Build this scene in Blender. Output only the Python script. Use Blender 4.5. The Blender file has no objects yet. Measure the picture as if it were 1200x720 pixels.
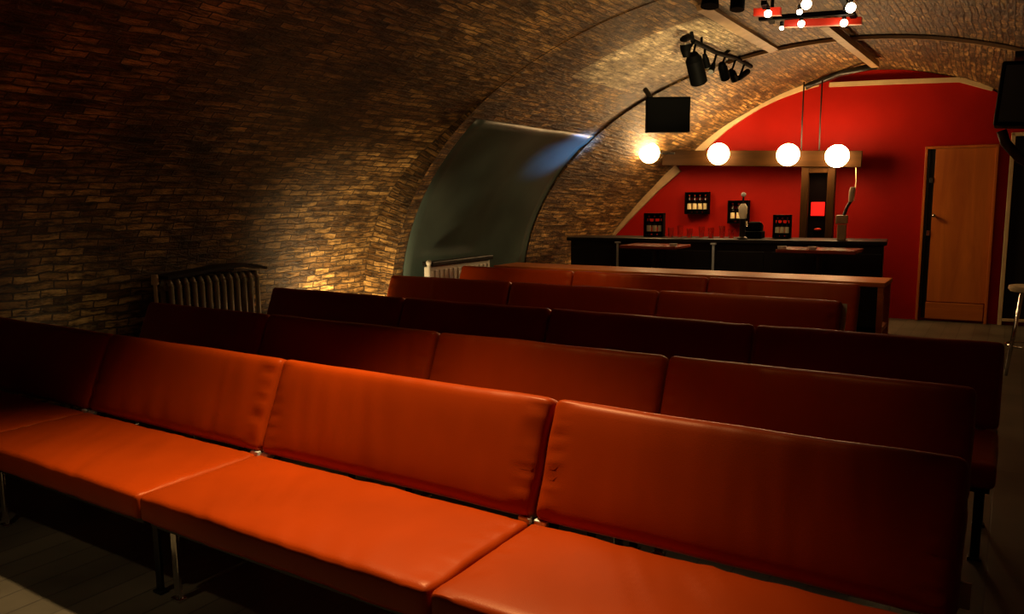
import bpy, bmesh, math, random
from mathutils import Vector, Matrix, noise
random.seed(7)
R = math.radians
scene = bpy.context.scene
col = scene.collection

# ------------------------------------------------------------------ camera
CH = 1.45
F_PX = 918.0
ROWS = ((0.84368228, 0.06559436, -0.53282041),
        (0.53676581, -0.11988121, 0.83517121),
        (-0.00909264, -0.99061894, -0.13635047))
M3 = Matrix(ROWS)                        # photo axes (right, down, forward) -> world
cam_data = bpy.data.cameras.new('camera')
cam_data.sensor_width = 36.0
cam_data.lens = F_PX / 1200.0 * 36.0
cam_data.clip_start = 0.05
cam = bpy.data.objects.new('camera', cam_data)
col.objects.link(cam)
r_, d_, f_ = M3.col[0], M3.col[1], M3.col[2]
m = Matrix((( r_[0], -d_[0], -f_[0], 0), (r_[1], -d_[1], -f_[1], 0), (r_[2], -d_[2], -f_[2], CH), (0, 0, 0, 1)))
cam.matrix_world = m
scene.camera = cam


def ray(u, v):
    return M3 @ Vector((u - 600.0, v - 360.0, F_PX))


def onX(u, v, X):
    d = ray(u, v); t = X / d.x
    return Vector((d.x * t, d.y * t, d.z * t + CH))


def onY(u, v, Y):
    d = ray(u, v); t = Y / d.y
    return Vector((d.x * t, d.y * t, d.z * t + CH))


def onZ(u, v, z):
    d = ray(u, v); t = (z - CH) / d.z
    return Vector((d.x * t, d.y * t, z))


def x_at(u, Y, z):
    """X of the point of image column u on the horizontal line (Y, z)."""
    a = 0.0
    lo, hi = -8.0, 3.0
    Mi = M3.transposed()
    for _ in range(60):
        mid = (lo + hi) / 2
        c = Mi @ Vector((mid, Y, z - CH))
        uu = 600 + F_PX * c.x / c.z if c.z > 0.05 else -9e9
        if uu < u: lo = mid
        else: hi = mid
    return (lo + hi) / 2


# ------------------------------------------------------------------ materials
def new_mat(name):
    mt = bpy.data.materials.new(name)
    mt.use_nodes = True
    nt = mt.node_tree
    return mt, nt, nt.nodes['Principled BSDF']


def N(nt, t, **kw):
    n = nt.nodes.new(t)
    for k, v in kw.items():
        if k in n.inputs: n.inputs[k].default_value = v
        else: setattr(n, k, v)
    return n


def ramp(nt, stops):
    n = nt.nodes.new('ShaderNodeValToRGB')
    el = n.color_ramp.elements
    while len(el) < len(stops): el.new(0.5)
    for e, (p, c) in zip(el, stops):
        e.position = p
        e.color = (c[0], c[1], c[2], 1)
    return n


def plain(name, colr, rough=0.5, metal=0.0, var=0.15, scale=9.0, bump=0.0, emit=None, strength=0, spec=0.5, trans=0.0):
    mt, nt, b = new_mat(name)
    tc = N(nt, 'ShaderNodeTexCoord')
    nz = N(nt, 'ShaderNodeTexNoise', Scale=scale, Detail=4.0)
    nt.links.new(tc.outputs['Object'], nz.inputs['Vector'])
    rp = ramp(nt, [(0.3, [c * (1 - var) for c in colr]), (0.7, [min(1, c * (1 + var)) for c in colr])])
    nt.links.new(nz.outputs['Fac'], rp.inputs['Fac'])
    nt.links.new(rp.outputs['Color'], b.inputs['Base Color'])
    b.inputs['Roughness'].default_value = rough
    b.inputs['Metallic'].default_value = metal
    b.inputs['Specular IOR Level'].default_value = spec
    b.inputs['Transmission Weight'].default_value = trans
    if bump:
        bp = N(nt, 'ShaderNodeBump', Strength=bump, Distance=0.01)
        nt.links.new(nz.outputs['Fac'], bp.inputs['Height'])
        nt.links.new(bp.outputs['Normal'], b.inputs['Normal'])
    if emit:
        b.inputs['Emission Color'].default_value = (*emit, 1)
        b.inputs['Emission Strength'].default_value = strength
    return mt


def brick_mat(name, c_dark, c_mid, c_light, mortar, lime=0.25, bump=0.9):
    mt, nt, b = new_mat(name)
    uv = N(nt, 'ShaderNodeUVMap')
    # slight waviness of the courses
    nzw = N(nt, 'ShaderNodeTexNoise', Scale=3.2, Detail=6.0, Roughness=0.6)
    nt.links.new(uv.outputs['UV'], nzw.inputs['Vector'])
    sub = N(nt, 'ShaderNodeVectorMath', operation='MULTIPLY_ADD')
    sub.inputs[1].default_value = (0.09, 0.075, 0)
    nt.links.new(nzw.outputs['Color'], sub.inputs[0])
    nt.links.new(uv.outputs['UV'], sub.inputs[2])
    br = N(nt, 'ShaderNodeTexBrick', Scale=1.0)
    br.inputs['Mortar Size'].default_value = 0.006
    br.inputs['Mortar Smooth'].default_value = 0.35
    br.inputs['Brick Width'].default_value = 0.175
    br.inputs['Row Height'].default_value = 0.050
    br.inputs['Color1'].default_value = (0.0, 0.0, 0.0, 1)
    br.inputs['Color2'].default_value = (1, 1, 1, 1)
    br.inputs['Mortar'].default_value = (0.5, 0.5, 0.5, 1)
    br.inputs['Bias'].default_value = 0.0
    nt.links.new(sub.outputs[0], br.inputs['Vector'])
    rp = ramp(nt, [(0.0, c_dark), (0.45, c_mid), (0.8, c_light), (1.0, [c * 1.25 for c in c_light])])
    nt.links.new(br.outputs['Color'], rp.inputs['Fac'])
    # big stains
    n1 = N(nt, 'ShaderNodeTexNoise', Scale=1.3, Detail=6.0, Roughness=0.65)
    nt.links.new(uv.outputs['UV'], n1.inputs['Vector'])
    r1 = ramp(nt, [(0.36, (0.26, 0.22, 0.19)), (0.62, (1.25, 1.22, 1.15))])
    nt.links.new(n1.outputs['Fac'], r1.inputs['Fac'])
    mul = N(nt, 'ShaderNodeMix', data_type='RGBA', blend_type='MULTIPLY')
    mul.inputs[0].default_value = 1.0
    nt.links.new(rp.outputs['Color'], mul.inputs[6]); nt.links.new(r1.outputs['Color'], mul.inputs[7])
    # chipped, sooty streaks that follow the courses
    mps = N(nt, 'ShaderNodeMapping'); mps.inputs['Scale'].default_value = (6.0, 24.0, 1)
    nt.links.new(uv.outputs['UV'], mps.inputs['Vector'])
    n3 = N(nt, 'ShaderNodeTexNoise', Scale=1.0, Detail=4.0, Roughness=0.7)
    nt.links.new(mps.outputs['Vector'], n3.inputs['Vector'])
    r3 = ramp(nt, [(0.38, (0.10, 0.08, 0.065)), (0.60, (1.25, 1.25, 1.25))])
    nt.links.new(n3.outputs['Fac'], r3.inputs['Fac'])
    mul2 = N(nt, 'ShaderNodeMix', data_type='RGBA', blend_type='MULTIPLY')
    mul2.inputs[0].default_value = 1.0
    nt.links.new(mul.outputs[2], mul2.inputs[6]); nt.links.new(r3.outputs['Color'], mul2.inputs[7])
    # limey speckle
    n2 = N(nt, 'ShaderNodeTexNoise', Scale=14.0, Detail=5.0, Roughness=0.7)
    nt.links.new(uv.outputs['UV'], n2.inputs['Vector'])
    r2 = ramp(nt, [(0.56, (0, 0, 0)), (0.72, (lime, lime, lime))])
    nt.links.new(n2.outputs['Fac'], r2.inputs['Fac'])
    mx = N(nt, 'ShaderNodeMix', data_type='RGBA')
    nt.links.new(r2.outputs['Color'], mx.inputs[0])
    nt.links.new(mul2.outputs[2], mx.inputs[6])
    mx.inputs[7].default_value = (0.55, 0.46, 0.30, 1)
    mm = N(nt, 'ShaderNodeMix', data_type='RGBA')
    nt.links.new(br.outputs['Fac'], mm.inputs[0])
    nt.links.new(mx.outputs[2], mm.inputs[6])
    mm.inputs[7].default_value = (*mortar, 1)
    nt.links.new(mm.outputs[2], b.inputs['Base Color'])
    b.inputs['Roughness'].default_value = 0.5
    b.inputs['Specular IOR Level'].default_value = 0.5
    # bump: joints are recessed, faces pitted
    inv = N(nt, 'ShaderNodeMath', operation='MULTIPLY_ADD')
    inv.inputs[1].default_value = -1.0; inv.inputs[2].default_value = 1.0
    nt.links.new(br.outputs['Fac'], inv.inputs[0])
    ad = N(nt, 'ShaderNodeMath', operation='MULTIPLY_ADD')
    ad.inputs[1].default_value = 1.5
    nt.links.new(n3.outputs['Fac'], ad.inputs[0]); nt.links.new(inv.outputs[0], ad.inputs[2])
    ad2 = N(nt, 'ShaderNodeMath', operation='MULTIPLY_ADD')
    ad2.inputs[1].default_value = 0.5
    nt.links.new(br.outputs['Color'], ad2.inputs[0]); nt.links.new(ad.outputs[0], ad2.inputs[2])
    bp = N(nt, 'ShaderNodeBump', Strength=bump, Distance=0.022)
    nt.links.new(ad2.outputs[0], bp.inputs['Height'])
    nt.links.new(bp.outputs['Normal'], b.inputs['Normal'])
    return mt


def leather_mat(name, base):
    mt, nt, b = new_mat(name)
    tc = N(nt, 'ShaderNodeTexCoord')
    n1 = N(nt, 'ShaderNodeTexNoise', Scale=2.2, Detail=3.0)
    nt.links.new(tc.outputs['Object'], n1.inputs['Vector'])
    rp = ramp(nt, [(0.3, [c * 0.86 for c in base]), (0.7, [c * 1.1 for c in base])])
    nt.links.new(n1.outputs['Fac'], rp.inputs['Fac'])
    nt.links.new(rp.outputs['Color'], b.inputs['Base Color'])
    b.inputs['Roughness'].default_value = 0.40
    b.inputs['Specular IOR Level'].default_value = 0.3
    b.inputs['Specular Tint'].default_value = (1.0, 0.55, 0.25, 1)
    v = N(nt, 'ShaderNodeTexVoronoi', Scale=320.0)
    nt.links.new(tc.outputs['Object'], v.inputs['Vector'])
    bp = N(nt, 'ShaderNodeBump', Strength=0.12, Distance=0.002)
    nt.links.new(v.outputs['Distance'], bp.inputs['Height'])
    nt.links.new(bp.outputs['Normal'], b.inputs['Normal'])
    return mt


def wood_mat(name, c1, c2, rough=0.4, scale=(18, 18, 1.2), spec=0.5):
    mt, nt, b = new_mat(name)
    tc = N(nt, 'ShaderNodeTexCoord')
    mp = N(nt, 'ShaderNodeMapping')
    mp.inputs['Scale'].default_value = scale
    nt.links.new(tc.outputs['Object'], mp.inputs['Vector'])
    nz = N(nt, 'ShaderNodeTexNoise', Scale=1.0, Detail=6.0, Roughness=0.6, Distortion=0.6)
    nt.links.new(mp.outputs['Vector'], nz.inputs['Vector'])
    rp = ramp(nt, [(0.3, c1), (0.7, c2)])
    nt.links.new(nz.outputs['Fac'], rp.inputs['Fac'])
    nt.links.new(rp.outputs['Color'], b.inputs['Base Color'])
    b.inputs['Roughness'].default_value = rough
    b.inputs['Specular IOR Level'].default_value = spec
    return mt


def floor_mat():
    mt, nt, b = new_mat('floor_boards')
    tc = N(nt, 'ShaderNodeTexCoord')
    mp = N(nt, 'ShaderNodeMapping')
    mp.inputs['Rotation'].default_value = (0, 0, R(90))
    nt.links.new(tc.outputs['Object'], mp.inputs['Vector'])
    br = N(nt, 'ShaderNodeTexBrick', Scale=1.0)
    br.inputs['Mortar Size'].default_value = 0.004
    br.inputs['Brick Width'].default_value = 1.9
    br.inputs['Row Height'].default_value = 0.14
    br.inputs['Color1'].default_value = (0.10, 0.085, 0.055, 1)
    br.inputs['Color2'].default_value = (0.125, 0.105, 0.068, 1)
    br.inputs['Mortar'].default_value = (0.06, 0.05, 0.035, 1)
    nt.links.new(mp.outputs['Vector'], br.inputs['Vector'])
    nz = N(nt, 'ShaderNodeTexNoise', Scale=2.5, Detail=6.0)
    nt.links.new(tc.outputs['Object'], nz.inputs['Vector'])
    rp = ramp(nt, [(0.3, (0.6, 0.6, 0.6)), (0.7, (1.2, 1.2, 1.2))])
    nt.links.new(nz.outputs['Fac'], rp.inputs['Fac'])
    mul = N(nt, 'ShaderNodeMix', data_type='RGBA', blend_type='MULTIPLY')
    mul.inputs[0].default_value = 1
    nt.links.new(br.outputs['Color'], mul.inputs[6]); nt.links.new(rp.outputs['Color'], mul.inputs[7])
    nt.links.new(mul.outputs[2], b.inputs['Base Color'])
    b.inputs['Roughness'].default_value = 0.45
    bp = N(nt, 'ShaderNodeBump', Strength=0.3, Distance=0.01)
    nt.links.new(br.outputs['Fac'], bp.inputs['Height']); bp.invert = True
    nt.links.new(bp.outputs['Normal'], b.inputs['Normal'])
    return mt


MT = dict(
    brick=brick_mat('old_brick', (0.13, 0.068, 0.020), (0.30, 0.17, 0.055), (0.48, 0.30, 0.105), (0.06, 0.038, 0.018)),
    pale=brick_mat('pale_brick', (0.36, 0.29, 0.17), (0.56, 0.46, 0.28), (0.74, 0.62, 0.38), (0.24, 0.19, 0.11), lime=0.5),
    floor=floor_mat(),
    leather=leather_mat('burnt_orange_leather', (0.36, 0.040, 0.0015)),
    red=plain('red_paint', (0.345, 0.0075, 0.0025), 0.6, var=0.08, scale=3.0, bump=0.05, spec=0.12),
    chrome=plain('chrome', (0.75, 0.73, 0.70), 0.16, 1.0, var=0.05),
    steel=plain('dark_steel', (0.05, 0.05, 0.05), 0.35, 0.9),
    clip=plain('pale_bracket', (0.75, 0.78, 0.70), 0.35, 0.2),
    black=plain('black_plastic', (0.0015, 0.0016, 0.0014), 0.6, spec=0.03),
    blackgl=plain('black_glass', (0.003, 0.003, 0.003), 0.35, spec=0.15),
    blackwood=wood_mat('black_stained_wood', (0.007, 0.006, 0.005), (0.013, 0.011, 0.009), 0.4, spec=0.3),
    panel=plain('grey_sheet', (0.065, 0.095, 0.083), 0.33, 0.0, var=0.3, scale=1.7, bump=0.06),
    wood=wood_mat('orange_door_wood', (0.42, 0.10, 0.012), (0.66, 0.19, 0.025), 0.35, (7, 7, 0.8)),
    beamwood=wood_mat('dark_beam_wood', (0.014, 0.006, 0.0013), (0.034, 0.014, 0.003), 0.55, (1.2, 14, 14), spec=0.06),
    postwood=wood_mat('dark_post_wood', (0.018, 0.008, 0.002), (0.04, 0.016, 0.004), 0.55, spec=0.06),
    cream=plain('cream_paint', (0.66, 0.50, 0.27), 0.45, var=0.1),
    lath=plain('tan_painted_lath', (0.50, 0.34, 0.17), 0.5, var=0.15),
    tablewood=wood_mat('orange_table_wood', (0.42, 0.115, 0.018), (0.60, 0.18, 0.03), 0.4, (1.5, 16, 16), spec=0.2),
    redwood=wood_mat('red_table_wood', (0.20, 0.03, 0.012), (0.32, 0.05, 0.02), 0.25, (1.5, 16, 16)),
    globe=plain('lit_globe', (1, 0.95, 0.85), 0.3, emit=(1.0, 0.60, 0.25), strength=50),
    bulb=plain('lit_bulb', (1, 0.95, 0.85), 0.3, emit=(1.0, 0.75, 0.5), strength=24),
    redlamp=plain('red_lamp_metal', (0.75, 0.035, 0.01), 0.35, 0.1, var=0.05),
    redsign=plain('lit_red_square', (0.8, 0.01, 0.01), 0.4, emit=(1.0, 0.012, 0.008), strength=0.95),
    white=plain('white_paint', (0.72, 0.70, 0.62), 0.4, var=0.06),
    iron=plain('radiator_iron', (0.34, 0.30, 0.21), 0.35, 0.1),
    glass=plain('clear_glass', (0.9, 0.75, 0.7), 0.05, trans=1.0),
    bottle=plain('dark_bottle', (0.02, 0.008, 0.004), 0.12),
    label=plain('bottle_label', (0.85, 0.72, 0.42), 0.5),
    ivory=plain('ivory', (0.85, 0.72, 0.45), 0.35),
    canvas=plain('cable_rubber', (0.012, 0.01, 0.01), 0.6),
    lens=plain('lamp_lens', (0.5, 0.55, 0.5), 0.1, 0.6),
    mirror=plain('smoked_glass', (0.004, 0.002, 0.002), 0.3, spec=0.08),
)


# ------------------------------------------------------------------ mesh helpers
class MB:
    def __init__(self): self.bm = bmesh.new()

    def _add(self, geom_verts, mtx):
        bmesh.ops.transform(self.bm, matrix=mtx, verts=geom_verts)

    def box(self, c, s, rot=None, bev=0.0, seg=2):
        g = bmesh.ops.create_cube(self.bm, size=1.0)
        vs = g['verts']
        bmesh.ops.scale(self.bm, vec=s, verts=vs)
        if bev:
            es = list({e for v in vs for e in v.link_edges})
            r = bmesh.ops.bevel(self.bm, geom=es, offset=bev, segments=seg, profile=0.5, affect='EDGES')
            vs = list({v for f in r['faces'] for v in f.verts} | {v for v in vs if v.is_valid})
        mt = Matrix.Translation(c)
        if rot is not None: mt = mt @ rot
        self._add(vs, mt)
        return self

    def cyl(self, p0, p1, r0, r1=None, seg=20):
        p0, p1 = Vector(p0), Vector(p1)
        r1 = r0 if r1 is None else r1
        d = p1 - p0
        g = bmesh.ops.create_cone(self.bm, cap_ends=True, segments=seg, radius1=r0, radius2=r1, depth=d.length)
        q = d.to_track_quat('Z', 'Y').to_matrix().to_4x4()
        self._add(g['verts'], Matrix.Translation((p0 + p1) / 2) @ q)
        return self

    def sphere(self, c, r, seg=28, s=(1, 1, 1)):
        g = bmesh.ops.create_uvsphere(self.bm, u_segments=seg, v_segments=seg // 2, radius=r)
        self._add(g['verts'], Matrix.Translation(c) @ Matrix.Diagonal((*s, 1)))
        return self

    def lathe(self, prof, c=(0, 0, 0), seg=24, rot=None):
        rings = []
        for r, z in prof:
            rings.append([self.bm.verts.new((r * math.cos(2 * math.pi * i / seg), r * math.sin(2 * math.pi * i / seg), z)) for i in range(seg)])
        for a, b in zip(rings, rings[1:]):
            for i in range(seg):
                j = (i + 1) % seg
                self.bm.faces.new((a[i], a[j], b[j], b[i]))
        self.bm.faces.new(rings[0][::-1]); self.bm.faces.new(rings[-1])
        mt = Matrix.Translation(c)
        if rot is not None: mt = mt @ rot
        self._add([v for ring in rings for v in ring], mt)
        return self

    def tube(self, pts, r, seg=10):
        pts = [Vector(p) for p in pts]
        rings = []
        for i, p in enumerate(pts):
            if i == 0: t = pts[1] - p
            elif i == len(pts) - 1: t = p - pts[i - 1]
            else: t = (pts[i + 1] - p).normalized() + (p - pts[i - 1]).normalized()
            t.normalize()
            up = Vector((0, 0, 1)) if abs(t.z) < 0.9 else Vector((1, 0, 0))
            a = t.cross(up).normalized(); b = t.cross(a)
            rings.append([self.bm.verts.new(p + a * r * math.cos(2 * math.pi * k / seg) + b * r * math.sin(2 * math.pi * k / seg)) for k in range(seg)])
        for a, b in zip(rings, rings[1:]):
            for k in range(seg):
                j = (k + 1) % seg
                self.bm.faces.new((a[k], a[j], b[j], b[k]))
        self.bm.faces.new(rings[0][::-1]); self.bm.faces.new(rings[-1])
        return self

    def sweep(self, pts, w, h, side):
        """rectangular bar along pts; side(i) gives the width direction, h along the other normal."""
        pts = [Vector(p) for p in pts]
        rings = []
        for i, p in enumerate(pts):
            a = pts[max(0, i - 1)]; b = pts[min(len(pts) - 1, i + 1)]
            t = (b - a).normalized()
            sd = Vector(side(i)).normalized(); nn = t.cross(sd).normalized()
            rings.append([self.bm.verts.new(p + sd * w / 2 * x + nn * h / 2 * y) for x, y in ((-1, -1), (1, -1), (1, 1), (-1, 1))])
        for a, b in zip(rings, rings[1:]):
            for k in range(4):
                j = (k + 1) % 4
                self.bm.faces.new((a[k], a[j], b[j], b[k]))
        self.bm.faces.new(rings[0][::-1]); self.bm.faces.new(rings[-1])
        return self

    def build(self, name, mat, parent=None, smooth=False, loc=None, angle=None):
        bmesh.ops.recalc_face_normals(self.bm, faces=self.bm.faces[:])
        me = bpy.data.meshes.new(name)
        self.bm.to_mesh(me); self.bm.free()
        for mm in (mat if isinstance(mat, (list, tuple)) else [mat]): me.materials.append(mm)
        if smooth:
            for p in me.polygons: p.use_smooth = True
            if angle: me.set_sharp_from_angle(angle=R(angle))
        o = bpy.data.objects.new(name, me)
        col.objects.link(o)
        if parent is not None: o.parent = parent
        if loc is not None: o.location = loc
        return o


def thing(name, label, cat, loc=(0, 0, 0), rotz=0.0, group=None):
    o = bpy.data.objects.new(name, None)
    o.empty_display_size = 0.1
    col.objects.link(o)
    o.location = loc; o.rotation_euler = (0, 0, rotz)
    return tag(o, label, cat, group)


def tag(o, label, cat, group=None):
    o['label'] = label; o['category'] = cat
    if group: o['group'] = group
    return o


def struct(o, label=None, cat=None):
    o['kind'] = 'structure'
    if label: o['label'] = label
    if cat: o['category'] = cat
    return o


# ------------------------------------------------------------------ the vault
CX, CZ = -1.5, 0.45
SPR = 20.0                       # "degrees" of profile used by the plumb wall under the springing


def ell(a, b):
    def f(s):
        if s < 0: return Vector((CX - a, 0, CZ * (1 + s / SPR)))
        if s > 180: return Vector((CX + a, 0, CZ * (1 - (s - 180) / SPR)))
        p = R(s)
        r = 1 / math.sqrt((math.cos(p) / a) ** 2 + (math.sin(p) / b) ** 2)
        return Vector((CX - r * math.cos(p), 0, CZ + r * math.sin(p)))
    return f


def secA(s):
    k = min(1.0, max(0.0, (44.0 - min(s, 180.0 - s)) / 30.0)); k = k * k * (3 - 2 * k)
    return ell(3.43 + 0.36 * k, 2.495)(s)


secB = ell(3.43, 2.49)
secC0 = ell(3.405, 2.472)
_pol = [(0, 3.36), (8.9, 3.23), (16, 3.0), (23.4, 2.82), (38.2, 2.575), (55.7, 2.46), (76, 2.44), (90, 2.455), (104, 2.45), (125, 2.46), (142, 2.575), (157, 2.82), (171, 3.23), (180, 3.36)]


def secC1(s):
    if s < 0: return Vector((CX - 3.36, 0, CZ * (1 + s / SPR)))
    if s > 180: return Vector((CX + 3.36, 0, CZ * (1 - (s - 180) / SPR)))
    for (a, ra), (b, rb) in zip(_pol, _pol[1:]):
        if a <= s <= b:
            k = (s - a) / (b - a); r = ra + (rb - ra) * k
            return Vector((CX - r * math.cos(R(s)), 0, CZ + r * math.sin(R(s))))


def skewY(Y, x):
    k = 0.06 * min(1.0, max(0.0, (Y - 6.0) / 2.0))
    return Y + k * (x + 2.0)


Y_FRONT, Y_STEP, Y_N0, Y_RING, Y_BACK = -1.6, 5.60, 5.74, 8.15, 10.2
NICHE_TOP = 34.0
PATCH = (47.5, 75.5, 6.35, 8.0)  # rectangle of the vault given the paler brick colours

S_ALL = sorted(set([-20, -10, 0] + [i * 2.0 for i in range(0, 91)] + [NICHE_TOP, PATCH[0], PATCH[1], 190, 200]))
ARC = {}
_acc = 0.0; _prev = None
for s in S_ALL:
    p = secB(s)
    if _prev is not None: _acc += (p - _prev).length
    ARC[s] = _acc; _prev = p


def vault_pt(sec, s, Y):
    if sec == 'A': p = secA(s)
    elif sec == 'B': p = secB(s)
    elif sec == 'O': p = ell(3.46, 2.515)(s)
    else:
        k = (Y - Y_RING) / (Y_BACK - Y_RING); k = max(0, min(1, k))
        p = secC0(s).lerp(secC1(s), k)
    return Vector((p.x, skewY(Y, p.x), p.z))


def vault(name, s0, s1):
    bm = bmesh.new(); uvl = bm.loops.layers.uv.new('UVMap')
    cache = {}

    def V(sec, s, Y):
        k = (sec, s, round(Y, 4))
        if k not in cache: cache[k] = bm.verts.new(vault_pt(sec, s, Y))
        return cache[k]

    def quad(vs, uvs, mi=0):
        f = bm.faces.new(vs); f.material_index = mi; f.smooth = True
        for l, u in zip(f.loops, uvs): l[uvl].uv = u
    ss = [s for s in S_ALL if s0 <= s <= s1]
    yA = [Y_FRONT + (Y_STEP - Y_FRONT) * i / 12 for i in range(13)]
    yB = [Y_STEP, Y_N0, PATCH[2]] + [6.8, 7.2, 7.6] + [PATCH[3], Y_RING]
    yC = [Y_RING, 8.7, 9.2, 9.7, Y_BACK + 0.35]
    for sec, ys in (('A', yA), ('B', yB), ('C', yC)):
        for a, b in zip(ss, ss[1:]):
            for c, d in zip(ys, ys[1:]):
                if sec == 'B' and c >= Y_N0 - 1e-6 and b <= NICHE_TOP + 1e-6: continue
                mi = 0
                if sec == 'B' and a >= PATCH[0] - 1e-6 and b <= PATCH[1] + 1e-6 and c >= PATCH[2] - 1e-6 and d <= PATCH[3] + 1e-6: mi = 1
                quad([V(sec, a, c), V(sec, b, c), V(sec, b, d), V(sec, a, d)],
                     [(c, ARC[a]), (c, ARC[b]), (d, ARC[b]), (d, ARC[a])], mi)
    # faces of the two steps
    for s1_, s2_, Y in (('A', 'B', Y_STEP), ('B', 'C', Y_RING)):
        for a, b in zip(ss, ss[1:]):
            q1 = 'O' if (s1_ == 'B' and b <= NICHE_TOP + 1e-6) else s1_
            pa = [bm.verts.new(vault_pt(x, s, Y)) for x, s in ((q1, a), (q1, b), (s2_, b), (s2_, a))]
            wa = (pa[0].co - pa[3].co).length; wb = (pa[1].co - pa[2].co).length
            f = bm.faces.new(pa); f.material_index = 1 if s1_ == 'B' and a > 60 else 0  # paler brick paints the lit edge of the ring step
            for l, u in zip(f.loops, [(0.03, ARC[a]), (0.03, ARC[b]), (0.03 + wb, ARC[b]), (0.03 + wa, ARC[a])]): l[uvl].uv = u
    # brick reveals of the alcove
    if s0 < NICHE_TOP:
        sn = [s for s in ss if s <= NICHE_TOP]
        for a, b in zip(sn, sn[1:]):
            pa = [bm.verts.new(vault_pt(x, s, Y_N0)) for x, s in (('B', a), ('B', b), ('O', b), ('O', a))]
            f = bm.faces.new(pa)
            for l, u in zip(f.loops, [(0.05, ARC[a]), (0.05, ARC[b]), (0.18, ARC[b]), (0.18, ARC[a])]): l[uvl].uv = u
        yn = [y for y in yB if y >= Y_N0]
        for c, d in zip(yn, yn[1:]):
            pa = [bm.verts.new(vault_pt(x, NICHE_TOP, y)) for x, y in (('B', c), ('B', d), ('O', d), ('O', c))]
            f = bm.faces.new(pa)
            for l, u in zip(f.loops, [(c, 0.02), (d, 0.02), (d, 0.15), (c, 0.15)]): l[uvl].uv = u
    me = bpy.data.meshes.new(name); bm.to_mesh(me); bm.free()
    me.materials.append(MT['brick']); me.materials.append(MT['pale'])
    o = bpy.data.objects.new(name, me); col.objects.link(o)
    return struct(o)


vault('wall_left', -20, 34)
vault('ceiling', 34, 146)
vault('wall_right', 146, 200)

b = MB(); b.box((-1.5, 4.5, -0.05), (8.6, 13.4, 0.1)); struct(b.build('floor', MT['floor']))


# red end wall, slightly skewed, thick slab with the arch outline
def wallY(x): return 10.2 + 0.06 * (x + 2.0)


bm = bmesh.new()
ring = [Vector((secC1(s).x, 0, secC1(s).z)) for s in S_ALL]
fr = []; bk = []
for p in ring:
    q = Vector(((p.x - CX) * 1.0 + CX, 0, p.z))
    fr.append(bm.verts.new((q.x, wallY(q.x), q.z)))
    bk.append(bm.verts.new((q.x, wallY(q.x) + 0.15, q.z)))
bm.faces.new(fr); bm.faces.new(bk[::-1])
for i in range(len(fr)):
    j = (i + 1) % len(fr); bm.faces.new((fr[j], fr[i], bk[i], bk[j]))
wb = MB(); wb.bm.free(); wb.bm = bm
struct(wb.build('wall_back', MT['red']))
# closing wall behind the camera
bm = bmesh.new()
fr = [bm.verts.new((secA(s).x, Y_FRONT, secA(s).z)) for s in S_ALL]
bk = [bm.verts.new((secA(s).x, Y_FRONT - 0.15, secA(s).z)) for s in S_ALL]
bm.faces.new(fr); bm.faces.new(bk[::-1])
for i in range(len(fr)):
    j = (i + 1) % len(fr); bm.faces.new((fr[j], fr[i], bk[i], bk[j]))
wb = MB(); wb.bm.free(); wb.bm = bm
struct(wb.build('wall_front', MT['black']))


def on_wall(u, v, off=0.0):
    d = ray(u, v)
    t = (10.2 + 0.12 - off) / (d.y - 0.06 * d.x)
    return Vector((d.x * t, d.y * t, d.z * t + CH))


WROT = math.atan(0.06)
# cream moulding following the arch: three laths
tp = []
for (u, v) in [(708, 283), (722, 268), (746, 243), (770, 219), (795, 197)]: tp.append(on_wall(u, v, 0.03))
b = MB(); b.sweep(tp, 0.05, 0.11, lambda i: (-0.06, 1, 0)); struct(b.build('trim_1', MT['lath']))
tp = [on_wall(u, v, 0.03) for (u, v) in [(818, 179), (834, 163), (850, 149), (870, 135), (890, 122.5), (912, 112), (936, 103), (959, 96)]]
b = MB(); b.sweep(tp, 0.05, 0.095, lambda i: (-0.06, 1, 0)); struct(b.build('trim_2', MT['cream']))
b = MB(); b.sweep([on_wall(u, v, 0.03) for u, v in [(972, 99.5), (1050, 96), (1125, 93.5)]], 0.05, 0.05, lambda i: (-0.06, 1, 0))
b.sweep([on_wall(u, v, 0.03) for u, v in [(1125, 93.5), (1164, 104)]], 0.05, 0.05, lambda i: (-0.06, 1, 0)); struct(b.build('trim_3', MT['cream']))
# lath edging the pale patch of brick
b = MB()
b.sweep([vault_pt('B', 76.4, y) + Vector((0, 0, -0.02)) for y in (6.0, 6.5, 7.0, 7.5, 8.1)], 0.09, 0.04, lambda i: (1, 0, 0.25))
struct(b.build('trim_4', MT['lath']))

b = MB()  # added pale strip that paints the bright lit edge of the ring
b.sweep([vault_pt('C', s_, Y_RING) + Vector((0, -0.012, -0.004)) for s_ in range(66, 131, 2)], 0.024, 0.03, lambda i: (0, 1, 0))
struct(b.build('lit_ring_edge', MT['lath']))

# ------------------------------------------------------------------ alcove sheet
bm = bmesh.new()
ssn = [s for s in S_ALL if s <= NICHE_TOP]
ysn = [Y_N0 + (Y_RING - Y_N0) * i / 16 for i in range(17)]
grid = {}
for s in ssn:
    for y in ysn:
        p = vault_pt('O', s, y)
        wob = 0.012 * math.sin(y * 4.0 + s * 0.05) + 0.01 * noise.noise(Vector((y * 2, s * 0.1, 3)))
        grid[s, y] = bm.verts.new(p + Vector((0.03 + wob, 0, -0.02 if s > 30 else 0)))
for a, b_ in zip(ssn, ssn[1:]):
    for c, d in zip(ysn, ysn[1:]):
        f = bm.faces.new((grid[a, c], grid[b_, c], grid[b_, d], grid[a, d])); f.smooth = True
wb = MB(); wb.bm.free(); wb.bm = bm
o = wb.build('alcove_panel', MT['panel'], smooth=True)
sm = o.modifiers.new('thickness', 'SOLIDIFY'); sm.thickness = 0.025; sm.offset = 1
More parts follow.
